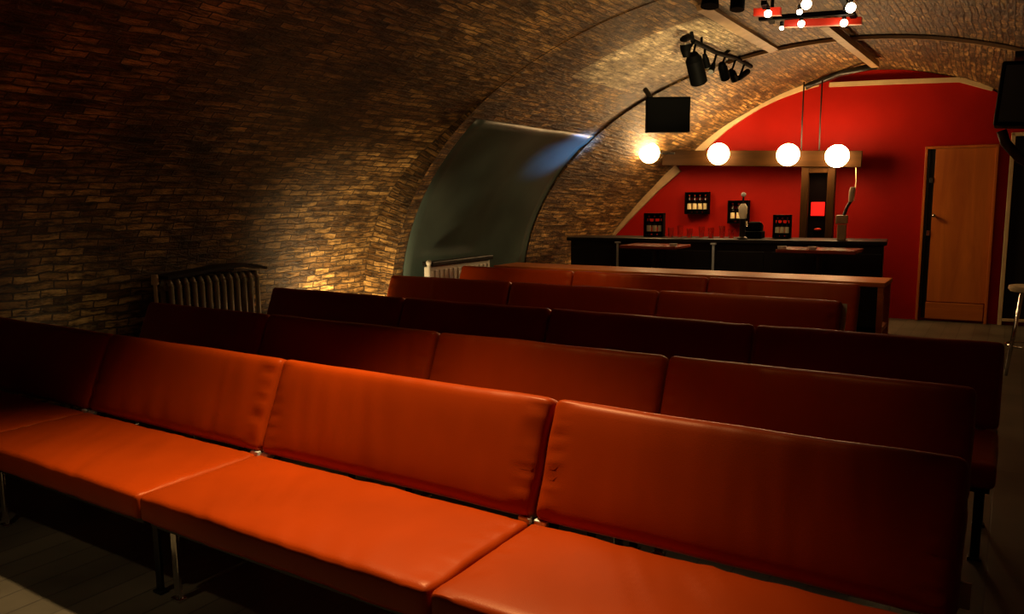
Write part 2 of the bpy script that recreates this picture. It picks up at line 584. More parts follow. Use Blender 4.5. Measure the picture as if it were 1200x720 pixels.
tag(o, 'dark grey curved sheet closing the tall alcove in the left brick wall', 'panel')


# ------------------------------------------------------------------ benches
def cushion(w, h, t, r, seed, kind):
    """soft box: x = width, y = depth (w,h in plane), z = thickness; centred on the origin."""
    def cuts(L, n):
        half = L / 2
        e = [-half, -half + r * 0.15, -half + r * 0.45, -half + r]
        mid = [(-half + r) + (L - 2 * r) * i / n for i in range(1, n)]
        return e + mid + [-x for x in e[::-1]]
    xs, ys, zs = cuts(w, 56), cuts(h, 20), cuts(t, 2)
    bm = bmesh.new(); cache = {}

    def V(x, y, z):
        k = (round(x, 5), round(y, 5), round(z, 5))
        if k in cache: return cache[k]
        c = Vector((max(-w / 2 + r, min(w / 2 - r, x)), max(-h / 2 + r, min(h / 2 - r, y)), max(-t / 2 + r * .98, min(t / 2 - r * .98, z))))
        d = Vector((x, y, z)) - c
        p = c + d.normalized() * r if d.length > 1e-9 else Vector((x, y, z))
        fx = 1 - (2 * x / w) ** 6; fy = 1 - (2 * y / h) ** 4
        puff = (0.010 if kind == 'seat' else 0.013) * max(0, fx) * max(0, fy)
        sg = 1 if z > 0 else -1
        amt = abs(z) / (t / 2)
        # creases
        q = Vector((x * 9.0 + y * (1.2 if kind == 'back' else 6.0), y * (1.4 if kind == 'back' else 2.0), seed * 3.7))
        wr = noise.noise(q) * 0.5 + noise.noise(q * 2.3) * 0.35
        msk = max(0.0, 0.35 + 0.9 * noise.noise(Vector((x * 1.7, y * 1.5, seed * 9.1 + 4))))
        edge = max(0.0, abs(2 * x / w) - 0.86) / 0.14
        q2 = Vector((x * 5 + y * 34.0 * (1 if x > 0 else -1), y * 26, seed))
        wr2 = noise.noise(q2) * 0.008 * edge * (1 - edge) * 4
        dz = (puff + wr * 0.017 * msk + wr2) * sg * amt
        # ends swell or tuck a little in plan
        dx = 0.004 * noise.noise(Vector((y * 9, seed, z * 5))) * edge * (1 if x > 0 else -1)
        dy = 0.006 * noise.noise(Vector((x * 3.0, seed + 7.0, 0))) * (abs(2 * y / h) ** 8) * (1 if y > 0 else -1)
        cache[k] = bm.verts.new(p + Vector((dx, dy, dz)))
        return cache[k]
    for A, B, mk in ((xs, ys, lambda a, b_, s: (a, b_, s * t / 2)), (xs, zs, lambda a, b_, s: (a, s * h / 2, b_)), (ys, zs, lambda a, b_, s: (s * w / 2, a, b_))):
        for s in (-1, 1):
            for a0, a1 in zip(A, A[1:]):
                for b0, b1 in zip(B, B[1:]):
                    try: bm.faces.new([V(*mk(a0, b0, s)), V(*mk(a1, b0, s)), V(*mk(a1, b1, s)), V(*mk(a0, b1, s))])
                    except ValueError: pass
    mb = MB(); mb.bm.free(); mb.bm = bm
    return mb


SEED = [0]
BACK_ANG = math.atan2(0.15, 0.37)


def bench(x0, x1, Yf, label, group, end=None):
    SEED[0] += 1; sd = SEED[0]
    w = x1 - x0
    t = thing('bench', label, 'bench', (x0, Yf, 0), 0, group)
    mb = cushion(w - 0.006, 0.535, 0.10, 0.022, sd, 'seat')
    mb.build('seat_cushion', MT['leather'], t, True, (w / 2, 0.2675, 0.375))
    # backrest: leaning cushion
    mb = cushion(w - 0.010, 0.395, 0.095, 0.028, sd + 50, 'back')
    rot = Matrix.Rotation(R(90), 4, 'X')            # y -> z, thickness faces -y
    lean = Matrix.Rotation(-BACK_ANG, 4, 'X')
    mid = Vector((w / 2, 0.605 + 0.0475 * math.cos(BACK_ANG), 0.617 - 0.0475 * math.sin(BACK_ANG)))
    bmesh.ops.transform(mb.bm, matrix=Matrix.Translation(mid) @ lean @ rot, verts=mb.bm.verts[:])
    mb.build('backrest_cushion', MT['leather'], t, True)
    fr = MB()
    fr.box((w / 2, 0.05, 0.312), (w - 0.04, 0.035, 0.022), bev=0.003)
    fr.box((w / 2, 0.50, 0.312), (w - 0.04, 0.035, 0.022), bev=0.003)
    for s in (0.055, w - 0.055):
        fr.box((s, 0.275, 0.312), (0.03, 0.48, 0.022), bev=0.003)
        fr.sweep([(s, 0.52, 0.30), (s, 0.585, 0.40), (s, 0.66, 0.52), (s, 0.735, 0.70)], 0.03, 0.010, lambda i: (1, 0, 0))
    fr.build('frame', MT['steel'], t)
    for s in (0.055, w - 0.055):
        for y in (0.10, 0.49):
            lg = MB()
            lg.box((s, y, 0.150), (0.034, 0.014, 0.304), bev=0.003)
            lg.box((s, y, 0.006), (0.05, 0.035, 0.012), bev=0.003)
            lg.build('leg', MT['chrome'] if s < 0.1 else MT['steel'], t)  # right legs in dark steel paint chrome that lies in shade
    for s in (0.03, w - 0.03):
        cl = MB()
        cl.box((s, 0.547, 0.418), (0.045, 0.022, 0.022), bev=0.004)
        cl.build('bracket', MT['clip'], t)
    if end:
        ep = MB()
        ep.sweep([(w + 0.004, 0.60, 0.42), (w + 0.004, 0.70, 0.66), (w + 0.004, 0.735, 0.765)] if end == 'tall' else [(w + 0.004, 0.60, 0.44), (w + 0.004, 0.62, 0.50)], 0.030, 0.022, lambda i: (1, 0, 0))
        ep.build('end_post', MT['clip'], t)
    return t


Z_TOP = 0.80
rows = [  # seam columns at the top of the backrests, depth of that edge
    ([-150, 130, 332, 650, 1140], 2.21, 'front row'),
    ([175, 315, 514, 782, 1148], 3.08, 'second row'),
    ([320, 474, 645, 885, 1180], 4.09, 'third row'),
    ([458, 599, 772, 988], 5.29, 'fourth row'),
    ([541, 672, 830, 1009], 6.36, 'fifth row'),
]
words = {
    'front row': ['dim leftmost bench of the front row, against the dark brick wall', 'orange leather bench second from the left in the front row',
                  'brightly lit orange leather bench third from the left in the front row', 'rightmost bench of the front row with a shaded backrest'],
    'second row': ['leftmost bench of the second row, in front of the radiator', 'bench second from the left in the second row of seats',
                   'red-brown bench third from the left in the second row', 'rightmost bench of the second row, its end in deep shade'],
    'third row': ['dark leftmost bench of the third row, beside the lit patch of brick wall', 'dark bench second from the left in the third row',
                  'dark red bench third from the left in the third row', 'nearly black bench at the right end of the third row by the aisle'],
    'fourth row': ['dark leftmost bench of the fourth row below the grey alcove panel', 'middle bench of the three in the fourth row',
                   'rightmost bench of the fourth row'],
    'fifth row': ['red leather bench at the left end of the rearmost row', 'middle red leather bench of the rearmost row',
                  'rightmost bench of the rearmost row, beside the open wooden table end'],
}
for seams, Yt, rn in rows:
    X = [x_at(u, Yt, Z_TOP) for u in seams]
    if rn == 'front row': X[0] = -5.10
    for i in range(len(X) - 1):
        bench(X[i], X[i + 1], Yt - 0.69, words[rn][i], 'leather benches in rows',
              {'front row': 'short', 'fourth row': 'tall'}.get(rn) if i == len(X) - 2 else None)

# long narrow table behind the rearmost row
xa, xb = x_at(605, 6.95, .8), x_at(1046, 6.95, .8)
Lt = xb - xa
t = thing('console_table', 'long narrow wooden table with open sled legs behind the rearmost seat row', 'table', (xa, 6.52, 0))
b = MB(); b.box((Lt / 2, 0.22, 0.775), (Lt, 0.44, 0.036), bev=0.006); b.build('tabletop', MT['tablewood'], t)
for lx in (0.03, Lt - 0.03):
    b = MB()
    b.box((lx, 0.03, 0.38), (0.042, 0.042, 0.757), bev=0.004)
    b.box((lx, 0.41, 0.38), (0.042, 0.042, 0.757), bev=0.004)
    b.box((lx, 0.22, 0.42), (0.036, 0.34, 0.036), bev=0.004)
    b.box((lx, 0.22, 0.022), (0.036, 0.34, 0.036), bev=0.004)
    b.build('leg_frame', MT['tablewood'], t)

# white radiator under the alcove
p = onX(503, 303, -4.72); q = onX(575, 305, -4.72)
t = thing('panel_radiator', 'white panel radiator standing below the grey alcove panel', 'radiator', (-4.80, p.y, 0))
Lr = q.y - p.y
b = MB(); b.box((0.04, Lr / 2, 0.46), (0.06, Lr, 0.70), bev=0.01)
for i in range(14): b.box((0.074, (i + .5) * Lr / 14, 0.46), (0.014, Lr / 14 * 0.55, 0.62), bev=0.004)
for yy in (0.1, Lr - 0.1): b.box((0.04, yy, 0.055), (0.05, 0.03, 0.11))
b.build('body', MT['white'], t)
b = MB(); b.box((0.04, Lr / 2 + 0.02, 0.835), (0.13, Lr, 0.045), bev=0.008); b.build('dark_top', MT['blackwood'], t)  # black strip standing for the shadow along the top edge
b = MB(); b.cyl((0.10, -0.035, 0.0), (0.10, -0.035, 0.84), 0.018).sphere((0.10, -0.035, 0.855), 0.027, 16); b.build('valve_pipe', MT['white'], t, True, angle=40)

# old column radiator on the left wall
p = onX(196, 326, -5.0); q = onX(306, 326, -5.0)
Lr = q.y - p.y
t = thing('column_radiator', 'dark cast iron column radiator against the left brick wall', 'radiator', (-5.06, p.y, 0))
nsec = 13
for i in range(nsec):
    y = (i + 0.5) * Lr / nsec
    b = MB()
    for xx in (-0.05, 0.05):
        b.tube([(xx, y, 0.10), (xx, y, 0.45), (xx, y, 0.86)], 0.019, 8)
    b.tube([(-0.05, y, 0.86), (-0.03, y, 0.895), (0.03, y, 0.895), (0.05, y, 0.86)], 0.019, 8)
    b.tube([(-0.05, y, 0.10), (-0.03, y, 0.075), (0.03, y, 0.075), (0.05, y, 0.10)], 0.019, 8)
    if i in (0, nsec - 1):
        for xx in (-0.05, 0.05): b.cyl((xx, y, 0), (xx, y, 0.1), 0.02, 0.016, 10)
    b.build('radiator_section', MT['iron'], t, True)
for z in (0.12, 0.85):
    b = MB(); b.cyl((0, 0.02, z), (0, Lr - 0.02, z), 0.024, seg=12); b.build('pipe', MT['iron'], t, True, angle=40)
b = MB()
b.sweep([(0, -0.02, 0.925), (0, Lr * .3, 0.94), (0, Lr * .6, 0.965), (0, Lr * .85, 0.965), (0, Lr + 0.03, 0.93)], 0.20, 0.022, lambda i: (1, 0, 0)); b.build('dark_top', MT['blackwood'], t)
b = MB(); b.cyl((0.02, -0.07, 0.0), (0.02, -0.07, 0.90), 0.013, seg=10).cyl((0.02, -0.07, 0.88), (0.02, -0.07, 0.95), 0.026, 0.022, 14); b.build('valve', MT['lath'], t, True, angle=40)

# ------------------------------------------------------------------ bar
BR = math.atan(0.11)
bar = thing('bar_counter', 'long black bar counter in front of the red end wall', 'bar', (-4.44, 8.17, 0), BR)
BL, BD, BHh = 3.42, 0.58, 1.0
b = MB(); b.box((BL / 2, BD / 2 + 0.03, 0.48), (BL - 0.06, BD - 0.06, 0.96), bev=0.004)
for i in range(6): b.box((BL / 12 + i * BL / 6, 0.052, 0.5), (BL / 6 - 0.08, 0.016, 0.74), bev=0.004)
b.build('body', MT['blackwood'], bar)
b = MB(); b.box((BL / 2, BD / 2, 0.98), (BL, BD, 0.042), bev=0.008); b.build('worktop', MT['blackwood'], bar)
b = MB(); b.box((BL / 2, 0.045, 0.06), (BL - 0.05, 0.02, 0.12)); b.build('plinth', MT['black'], bar)


def bar_local(u, v, yl):
    """point of the plane (bar frame) y = yl under image point, in bar coordinates."""
    Ri = Matrix.Rotation(-BR, 3, 'Z')
    d = Ri @ ray(u, v); o_ = Ri @ (Vector((0, 0, CH)) - Vector((-4.44, 8.17, 0)))
    tt = (yl - o_.y) / d.y
    return o_ + d * tt


def bar_world(p): return Matrix.Rotation(BR, 3, 'Z') @ Vector(p) + Vector((-4.44, 8.17, 0))


for u in (724, 836):
    px = bar_local(u, 295, 0.0).x
    b = MB(); b.cyl((px, -0.012, 0.0), (px, -0.012, 0.955), 0.014, seg=14); b.box((px, -0.006, 0.95), (0.06, 0.05, 0.02), bev=0.003)
    b.build('post', MT['clip'], bar, True, angle=40)


# high tables in front of the bar
def high_table(u0, u1, v, label, Y=7.72):
    a = onY(u0, v, Y); c = onY(u1, v + 2, Y)
    w = (c.x - a.x)
    t = thing('high_table', label, 'table', ((a.x + c.x) / 2, Y + 0.22, 0), 0, 'high tables in front of the bar')
    b = MB(); b.box((0, 0, 0.935), (w, 0.46, 0.034), bev=0.008); b.build('tabletop', MT['redwood'], t)
    b = MB(); b.cyl((0, 0, 0.02), (0, 0, 0.92), 0.035, seg=18).cyl((0, 0, 0.895), (0, 0, 0.918), 0.12, seg=20); b.build('column', MT['steel'], t, True, angle=40)
    b = MB(); b.lathe([(0.0, 0.0), (0.25, 0.0), (0.25, 0.012), (0.06, 0.04), (0.03, 0.06)], seg=28); b.build('base', MT['steel'], t, True, angle=40)
    return (a.x + c.x) / 2, Y + 0.22, w


ta = high_table(726, 792, 285.5, 'high table with a thin red top in front of the left end of the bar')
tb = high_table(909, 1003, 290.5, 'high table with a thin red top in front of the right end of the bar')


def ashtray(x, y, lab):
    b = MB(); b.lathe([(0.0, 0.0), (0.036, 0.0), (0.042, 0.026), (0.034, 0.026), (0.028, 0.008), (0.0, 0.008)], seg=20)
    o = b.build('ashtray', MT['white'], None, True, (x, y, 0.9525), 40); tag(o, lab, 'ashtray', 'small white dishes on the high tables')


ashtray(ta[0] + ta[2] * 0.42, ta[1] - 0.16, 'small white dish on the right end of the left high table')
ashtray(tb[0] - tb[2] * 0.44, tb[1] - 0.16, 'small white dish on the left end of the right high table')
ashtray(tb[0] - tb[2] * 0.05, tb[1] - 0.14, 'small white dish in the middle of the right high table')


# ------------------------------------------------------------------ bottle racks and bottles
def bottle_at(loc, h, lab, parent_rot, grp):
    t = thing('bottle', lab, 'bottle', loc, parent_rot, grp)
    r = h * 0.112
    b = MB(); b.lathe([(0.0, 0.0), (r, 0.0), (r, h * 0.58), (r * 0.9, h * 0.66), (r * 0.38, h * 0.76), (r * 0.34, h * 0.95)], seg=16); b.build('glass_body', MT['bottle'], t, True, angle=50)
    b = MB(); b.lathe([(r * 1.03, h * 0.12), (r * 1.04, h * 0.13), (r * 1.04, h * 0.50), (r * 1.03, h * 0.51)], seg=16); b.build('label_band', MT['label'], t, True, angle=50)
    b = MB(); b.lathe([(0, h * 0.93), (r * 0.42, h * 0.93), (r * 0.42, h), (0, h)], seg=14); b.build('cap', MT['redlamp'], t, True, angle=50)


def rack(p0, p1, rot, n, lab, blab, grp, depth=0.11):
    """open black rack between two corner points of its front (world), n bottles in it."""
    w = (Vector((p1.x, p1.y, 0)) - Vector((p0.x, p0.y, 0))).length; zb = min(p0.z, p1.z); h = abs(p0.z - p1.z)
    base = Vector((p0.x, p0.y, zb))
    t = thing('bottle_rack', lab, 'rack', base, rot)
    b = MB(); th = 0.014
    b.box((w / 2, depth - th / 2, h / 2), (w, th, h * 0.2)); b.box((w / 2, depth - th / 2, h * 0.86), (w, th, h * 0.2))
    for z in (th / 2, ): b.box((w / 2, depth / 2, z), (w, depth, th))
    b.box((w / 2, th / 2, h * 0.17), (w, th, h * 0.10)); b.box((w / 2, depth / 2, h - th / 2), (w, depth, th))
    for x in (th / 2, w - th / 2): b.box((x, depth / 2, h / 2), (th, depth, h))
    b.box((w / 2, th / 2, h * 0.62), (w, th, h * 0.05))
    b.build('frame', MT['black'], t)
    rm = Matrix.Rotation(rot, 3, 'Z')
    for i in range(n):
        lp = Vector((th + (i + 0.5) * (w - 2 * th) / n, depth * 0.5, th + 0.001))
        bottle_at(base + rm @ lp, (h - 2 * th) * 0.93, blab[i], rot, grp)


pos4 = ['first', 'second', 'third', 'fourth']
b0, b1 = on_wall(802, 251, 0.125), on_wall(830, 225, 0.125)
rack(b0, b1, WROT, 4, 'black bottle rack fixed on the red wall, leftmost and highest of the wall racks', [p + ' bottle from the left in the high rack on the red wall' for p in pos4], 'bottles in the racks')
b0, b1 = on_wall(852, 262, 0.125), on_wall(877, 235, 0.125)
rack(b0, b1, WROT, 3, 'black bottle rack on the red wall behind the tall beer tap', [p + ' bottle from the left in the wall rack behind the beer tap' for p in pos4], 'bottles in the racks')
for u0, u1, v0, lab, bl in ((754, 777, 250, 'black bottle rack standing on the left end of the bar', 'bottle from the left in the rack on the left end of the bar'),
                            (905, 927, 252, 'black bottle rack standing on the bar beside the wooden upright', 'bottle from the left in the rack beside the wooden upright')):
    a = bar_local(u0, 280, 0.36); c = bar_local(u1, v0, 0.36)
    p0 = bar_world((a.x, 0.36, 1.003)); p1 = bar_world((c.x, 0.36, c.z))
    rack(p0, p1, BR, 3, lab, [p + ' ' + bl for p in pos4], 'bottles in the racks')

# glasses
gl = [786, 797, 808, 822, 833, 846, 857]
for i, u in enumerate(gl):
    p = bar_local(u, 276, 0.30 + 0.05 * (i % 2)); w = bar_world((p.x, 0.30 + 0.05 * (i % 2), 1.0025))
    hh = [0.11, 0.13, 0.10, 0.12, 0.11, 0.13, 0.10][i]
    b = MB(); r = 0.034
    b.lathe([(0.0, 0.0), (r * .8, 0.0), (r, hh), (r * .9, hh), (r * .7, 0.012), (0.0, 0.012)], seg=18)
    o = b.build('drinking_glass', MT['glass'], None, True, w, 50)
    tag(o, ['first', 'second', 'third', 'fourth', 'fifth', 'sixth', 'seventh'][i] + ' drinking glass from the left on the bar, between the rack and the till', 'glass', 'drinking glasses on the bar')

# till
p = bar_local(870, 279, 0.22); q = bar_local(893, 261, 0.22)
t = thing('cash_register', 'black cash register on the bar between the glasses and the wooden upright', 'cash register', bar_world((p.x, 0.22, 1.002)), BR)
w = q.x - p.x; h = q.z - 1.002
b = MB(); b.box((w / 2, 0.11, h * 0.22), (w, 0.26, h * 0.44), bev=0.006); b.build('drawer', MT['black'], t)
b = MB(); b.box((w / 2, 0.14, h * 0.66), (w * 0.86, 0.14, h * 0.50), Matrix.Rotation(R(-12), 4, 'X'), bev=0.008); b.build('keyboard_body', MT['black'], t)
b = MB(); b.box((w / 2, 0.19, h * 0.93), (w * 0.55, 0.06, h * 0.18), bev=0.005); b.build('display', MT['blackgl'], t)

# tall beer tap with a round white finial
p = bar_local(870, 270, 0.09)
t = thing('beer_tap', 'tall dark beer tap with a cream badge and a round white top', 'beer tap', bar_world((p.x, 0.09, 1.002)), BR)
zt = bar_local(872, 226, 0.09).z - 1.002
b = MB(); b.lathe([(0, 0), (0.055, 0), (0.055, 0.012), (0.032, 0.03), (0.030, zt * 0.42), (0.036, zt * 0.44), (0.0, zt * 0.45)], seg=20); b.build('column', MT['steel'], t, True, angle=40)
b = MB(); b.lathe([(0, zt * .43), (0.03, zt * .44), (0.045, zt * .56), (0.045, zt * .70), (0.025, zt * .76), (0.0, zt * .77)], seg=20); b.build('badge', MT['ivory'], t, True, angle=40)
b = MB(); b.cyl((0, 0, zt * .76), (0, 0, zt * .92), 0.009, seg=10); b.build('stem', MT['steel'], t, True, angle=40)
b = MB(); b.sphere((0, 0, zt * .96), 0.026, 18); b.build('finial', MT['white'], t, True)
b = MB(); b.tube([(0.02, -0.01, zt * .36), (0.05, -0.05, zt * .36), (0.055, -0.07, zt * .28)], 0.010, 10); b.build('spout', MT['chrome'], t, True, angle=40)

# hand pump right of the upright
p = bar_local(986, 279, 0.16); k = bar_local(990, 245, 0.16); hp = bar_local(997, 228, 0.16)
t = thing('beer_pump', 'hand pull beer pump with a cream handle at the right end of the bar', 'beer pump', bar_world((p.x, 0.16, 1.002)), BR)
kz = k.z - 1.002; hz = hp.z - 1.002; kx = k.x - p.x; hx = hp.x - p.x
b = MB(); b.box((0, 0, kz * .25), (0.085, 0.085, kz * .5), bev=0.008); b.box((-0.005, 0, kz * .66), (0.115, 0.10, kz * .28), bev=0.012); b.build('body', MT['lath'], t)
b = MB(); b.tube([(kx * .6, 0, kz * .78), (kx + 0.02, 0, kz * 1.05), (hx, 0, kz * 1.25)], 0.016, 10); b.build('lever', MT['steel'], t, True, angle=40)
b = MB(); b.lathe([(0, 0), (0.018, 0), (0.026, 0.05), (0.030, 0.11), (0.022, 0.15), (0.0, 0.155)], (hx, 0, kz * 1.22), 18, Matrix.Rotation(R(6), 4, 'Y')); b.build('handle', MT['ivory'], t, True, angle=50)

# ------------------------------------------------------------------ wooden upright on the bar
UY = 1.33
a = bar_local(936, 281, UY); c = bar_local(979, 195, UY)
w = c.x - a.x; h = c.z
up = thing('wooden_upright', 'dark wooden upright behind the bar under the lamp beam, with a glowing red square', 'post', bar_world((a.x, UY, 0)), BR)
fw = w * 0.22
b = MB()
b.box((fw / 2, 0.10, h / 2), (fw, 0.20, h), bev=0.006); b.box((w - fw / 2, 0.10, h / 2), (fw, 0.20, h), bev=0.006)
b.box((w / 2, 0.10, h - 0.035), (w - 2 * fw, 0.19, 0.07), bev=0.004); b.box((w / 2, 0.10, 0.42), (w - 2 * fw, 0.19, 0.84), bev=0.004)
b.build('frame', MT['postwood'], up)
b = MB(); b.box((w / 2, 0.14, (h + 0.8) / 2), (w - 2 * fw, 0.02, h - 0.8)); b.build('dark_panel', MT['mirror'], up)
sq0 = bar_local(950, 253, UY + 0.10); sq1 = bar_local(966.5, 237, UY + 0.10)
b = MB(); b.box(((sq0.x + sq1.x) / 2 - a.x, 0.115, (sq0.z + sq1.z) / 2), (sq1.x - sq0.x, 0.03, sq1.z - sq0.z), bev=0.002); b.build('red_light', MT['redsign'], up)
el = bar_local(958, 269, UY + 0.10)
b = MB(); b.sphere((el.x - a.x, 0.115, el.z), 0.03, 18, (1.4, 0.5, 0.55)); b.build('red_knob', MT['redlamp'], up, True)

# ------------------------------------------------------------------ lamp beam and globes
BMY = 1.30                                              # depth of the beam's front face in the bar frame
pl = bar_local(776, 186, BMY); pr = bar_local(1010, 187, BMY)
bw = pr.x - pl.x
zc = (bar_local(900, 178.5, BMY).z + bar_local(900, 194, BMY).z) / 2
bh = bar_local(950, 176.5, BMY).z - bar_local(950, 195.5, BMY).z
zl, zr = bar_local(780, 185, BMY).z, bar_local(1008, 186.5, BMY).z
beam = thing('lamp_beam', 'dark wooden beam above the bar with globe lamps in front of it', 'beam', bar_world((pl.x, BMY, 0)), BR)
tilt = math.atan2(zr - zl, bw)
b = MB(); b.box((bw / 2, 0.06, (zl + zr) / 2), (bw, 0.12, bh), Matrix.Rotation(-tilt, 4, 'Y'), bev=0.006); b.build('timber', MT['beamwood'], beam)
for u in (939, 960):
    pp = bar_local(u, 178, BMY + 0.06); top = 2.78
    b = MB(); b.tube([(pp.x - pl.x, 0.06, pp.z - 0.02), (pp.x - pl.x - 0.004, 0.06, 2.35), (pp.x - pl.x, 0.06, top)], 0.008, 8); b.build('cord', MT['canvas'], beam, True)
b = MB(); pp = bar_local(1003, 194, BMY); b.tube([(pp.x - pl.x, 0.02, pp.z), (pp.x - pl.x + 0.01, 0.02, pp.z - 0.18), (pp.x - pl.x - 0.005, 0.02, pp.z - 0.40)], 0.005, 8); b.build('pull_cord', MT['cream'], beam, True)
globe_pts = []
for u, v, lab in ((761, 179.5, 'leftmost white globe lamp, glowing close to the brick vault'), (842, 180.5, 'second white globe lamp from the left, above the wall rack'),
                  (923.5, 181.5, 'third white globe lamp from the left, left of the hanging cords'), (981, 183, 'rightmost white globe lamp on the wooden beam')):
    p = bar_local(u, v, BMY - 0.15 if u > 800 else 0.86)
    w_ = bar_world(p); globe_pts.append(w_)
    t = thing('globe_lamp', lab, 'lamp', (w_.x, w_.y, w_.z), BR, 'globe lamps along the beam')
    b = MB(); b.sphere((0, 0, 0), 0.128 if u > 800 else 0.122, 36); g = b.build('globe', MT['globe'], t, True)
    b = MB(); b.cyl((0, 0.105, 0), (0, 0.15, 0), 0.05, 0.06, 20); b.build('fitting', MT['steel'], t, True, angle=40)
    if u < 770:
        b = MB(); b.tube([(0, 0.14, 0), (0.10, 0.19, 0.0), (0.26, 0.20, 0.0)], 0.014, 10); b.build('arm', MT['steel'], t, True)

# ------------------------------------------------------------------ doors
d0 = on_wall(1074, 378, 0.0); d1 = on_wall(1168, 171, 0.0)
zb = 0.0; zt = on_wall(1122, 171, 0).z
dl = on_wall(1079, 270, 0).x - 0.0; dr = on_wall(1164, 270, 0).x
dw = dr - dl
door = bpy.data.objects.new('door_1', None); col.objects.link(door)
door.location = (dl, wallY(dl) - 0.03, 0); door.rotation_euler = (0, 0, WROT); struct(door)
b = MB(); b.box((dw / 2 + 0.04, 0.0, (zt + 0.20) / 2), (dw - 0.135, 0.035, zt - 0.26), bev=0.003); b.build('door_leaf', MT['wood'], door)
b = MB(); b.box((dw / 2 + 0.03, -0.004, 0.125), (dw - 0.14, 0.045, 0.19), bev=0.003); b.build('kick_plate', MT['tablewood'], door)
b = MB()
b.box((0.014, 0, zt / 2), (0.028, 0.07, zt), bev=0.004); b.box((dw - 0.014, 0, zt / 2), (0.028, 0.07, zt), bev=0.004); b.box((dw / 2, 0, zt - 0.014), (dw, 0.07, 0.028), bev=0.004)
b.build('door_frame', MT['wood'], door)
b = MB(); b.box((0.080, 0.012, zt / 2), (0.05, 0.03, zt - 0.06)); b.build('door_gap_shade', MT['blackwood'], door)  # dark board painting the shade of the gap beside the leaf
b = MB(); b.box((0.042, 0.0, zt / 2 + 0.06), (0.022, 0.05, zt - 0.2), bev=0.003); b.build('door_edge', MT['steel'], door)
for z in (1.62, 1.02):
    b = MB(); b.box((0.078, -0.018, z), (0.035, 0.03, 0.06), bev=0.004); b.build('lock', MT['chrome'], door)
b = MB(); b.cyl((0.13, -0.015, 1.22), (0.13, -0.05, 1.22), 0.012, seg=12).sphere((0.13, -0.06, 1.22), 0.024, 16); b.build('door_handle', MT['chrome'], door, True, angle=40)

# second doorway at the right edge
e0 = on_wall(1181, 160, 0); e1 = on_wall(1172, 372, 0)
x0 = on_wall(1177, 270, 0).x
dr2 = bpy.data.objects.new('door_2', None); col.objects.link(dr2)
dr2.location = (x0, wallY(x0) - 0.03, 0); dr2.rotation_euler = (0, 0, WROT); struct(dr2)
b = MB()
b.box((0.02, 0, 1.06), (0.04, 0.06, 2.12), bev=0.004); b.box((0.90, 0, 1.06), (0.04, 0.06, 2.12), bev=0.004); b.box((0.46, 0, 2.10), (0.92, 0.06, 0.04), bev=0.004); b.box((0.46, 0, 0.06), (0.84, 0.06, 0.03), bev=0.004)
b.build('door_frame', MT['cream'], dr2)
b = MB(); b.box((0.46, 0.012, 1.06), (0.84, 0.03, 2.04)); b.build('door_leaf', MT['blackwood'], dr2)

# ------------------------------------------------------------------ television
ctr = onY(783.5, 134.2, 7.25)
dep = (ctr - Vector((0, 0, CH))).dot(f_)
w = 51 * dep / F_PX; h = 40.5 * dep / F_PX
t = thing('television', 'small black television hung from the brick vault left of the bar', 'television', ctr, R(32))
b = MB(); b.box((0, 0.05, 0), (w, 0.10, h), bev=0.008); b.build('casing', MT['black'], t)
b = MB(); b.box((0, -0.001, 0.0), (w * 0.9, 0.006, h * 0.86)); b.build('screen', MT['black'], t)
b = MB(); b.box((0, 0.11, 0), (0.14, 0.03, 0.14), bev=0.003).cyl((0.0, 0.11, 0.0), (-0.10, 0.30, 0.17), 0.025, seg=12).cyl((-0.10, 0.30, 0.16), (-0.16, 0.42, 0.29), 0.025, seg=12); b.build('wall_mount', MT['steel'], t, True, angle=40)

# ------------------------------------------------------------------ spotlight track
XT = -2.42
tr = thing('light_track', 'black ceiling bar carrying several spotlights, hung above the television', 'light track', (XT, 6.8, 2.62))


def tl(u, v, X=XT): return onX(u, v, X) - Vector((XT, 6.8, 2.62))


b = MB(); b.tube([tl(812, 48), tl(840, 62), tl(862, 68), tl(880, 78)], 0.022, 10)
b.tube([tl(812, 48), tl(810, 36)], 0.016, 8); b.tube([tl(876, 74), tl(877, 60)], 0.014, 8); b.tube([tl(848, 64), tl(858, 56)], 0.016, 8)
b.build('bar', MT['black'], tr, True, angle=40)


def can(u0, v0, u1, v1, r, name='spotlight', X0=XT, parent=tr, off=None, lens=True):
    p0 = tl(u0, v0, X0); p1 = tl(u1, v1, X0 + 0.0)
    d = (p1 - p0).normalized()
    b = MB(); b.cyl(p0 - d * 0.02, p0 + d * 0.03, r * .6, r * .92, 18).cyl(p0 + d * 0.03, p1, r * .95, r, 22)
    sp = b.build(name, MT['black'], parent, True, angle=40)
    if lens:
        b = MB(); b.cyl(p1 - d * 0.004, p1 + d * 0.006, r * .85, seg=20); b.build('lens', MT['lens'], sp, True, angle=40)


can(812, 66, 819, 96, 0.075, lens=False)
can(804, 64, 803, 52, 0.045)
can(826, 66, 829, 78, 0.03)
can(836, 76, 833, 84, 0.028)
can(846, 76, 850, 92, 0.045)
can(866, 92, 876, 84, 0.03)
can(857, 84, 861, 93, 0.04)
can(800, 46, 806, 44, 0.03)
for (a_, c_) in (((815, 52), (812, 66)), ((826, 57), (826, 66)), ((840, 62), (836, 76)), ((850, 66), (846, 76)), ((862, 70), (857, 84)), ((872, 76), (866, 92)), ((812, 50), (804, 64)), ((812, 46), (804, 45))):
    b = MB(); b.tube([tl(*a_), tl(*c_)], 0.011, 8); b.build('yoke', MT['black'], tr, True)
# hangers up to the vault
for u, v in ((822, 53), (866, 71)):
    p = tl(u, v); k = 2.49 * math.sqrt(1 - ((XT - CX) / 3.43) ** 2) + CZ - 2.62
    b = MB(); b.cyl(p, (p.x, p.y, k), 0.012, seg=10); b.build('hanger', MT['black'], tr, True, angle=40)

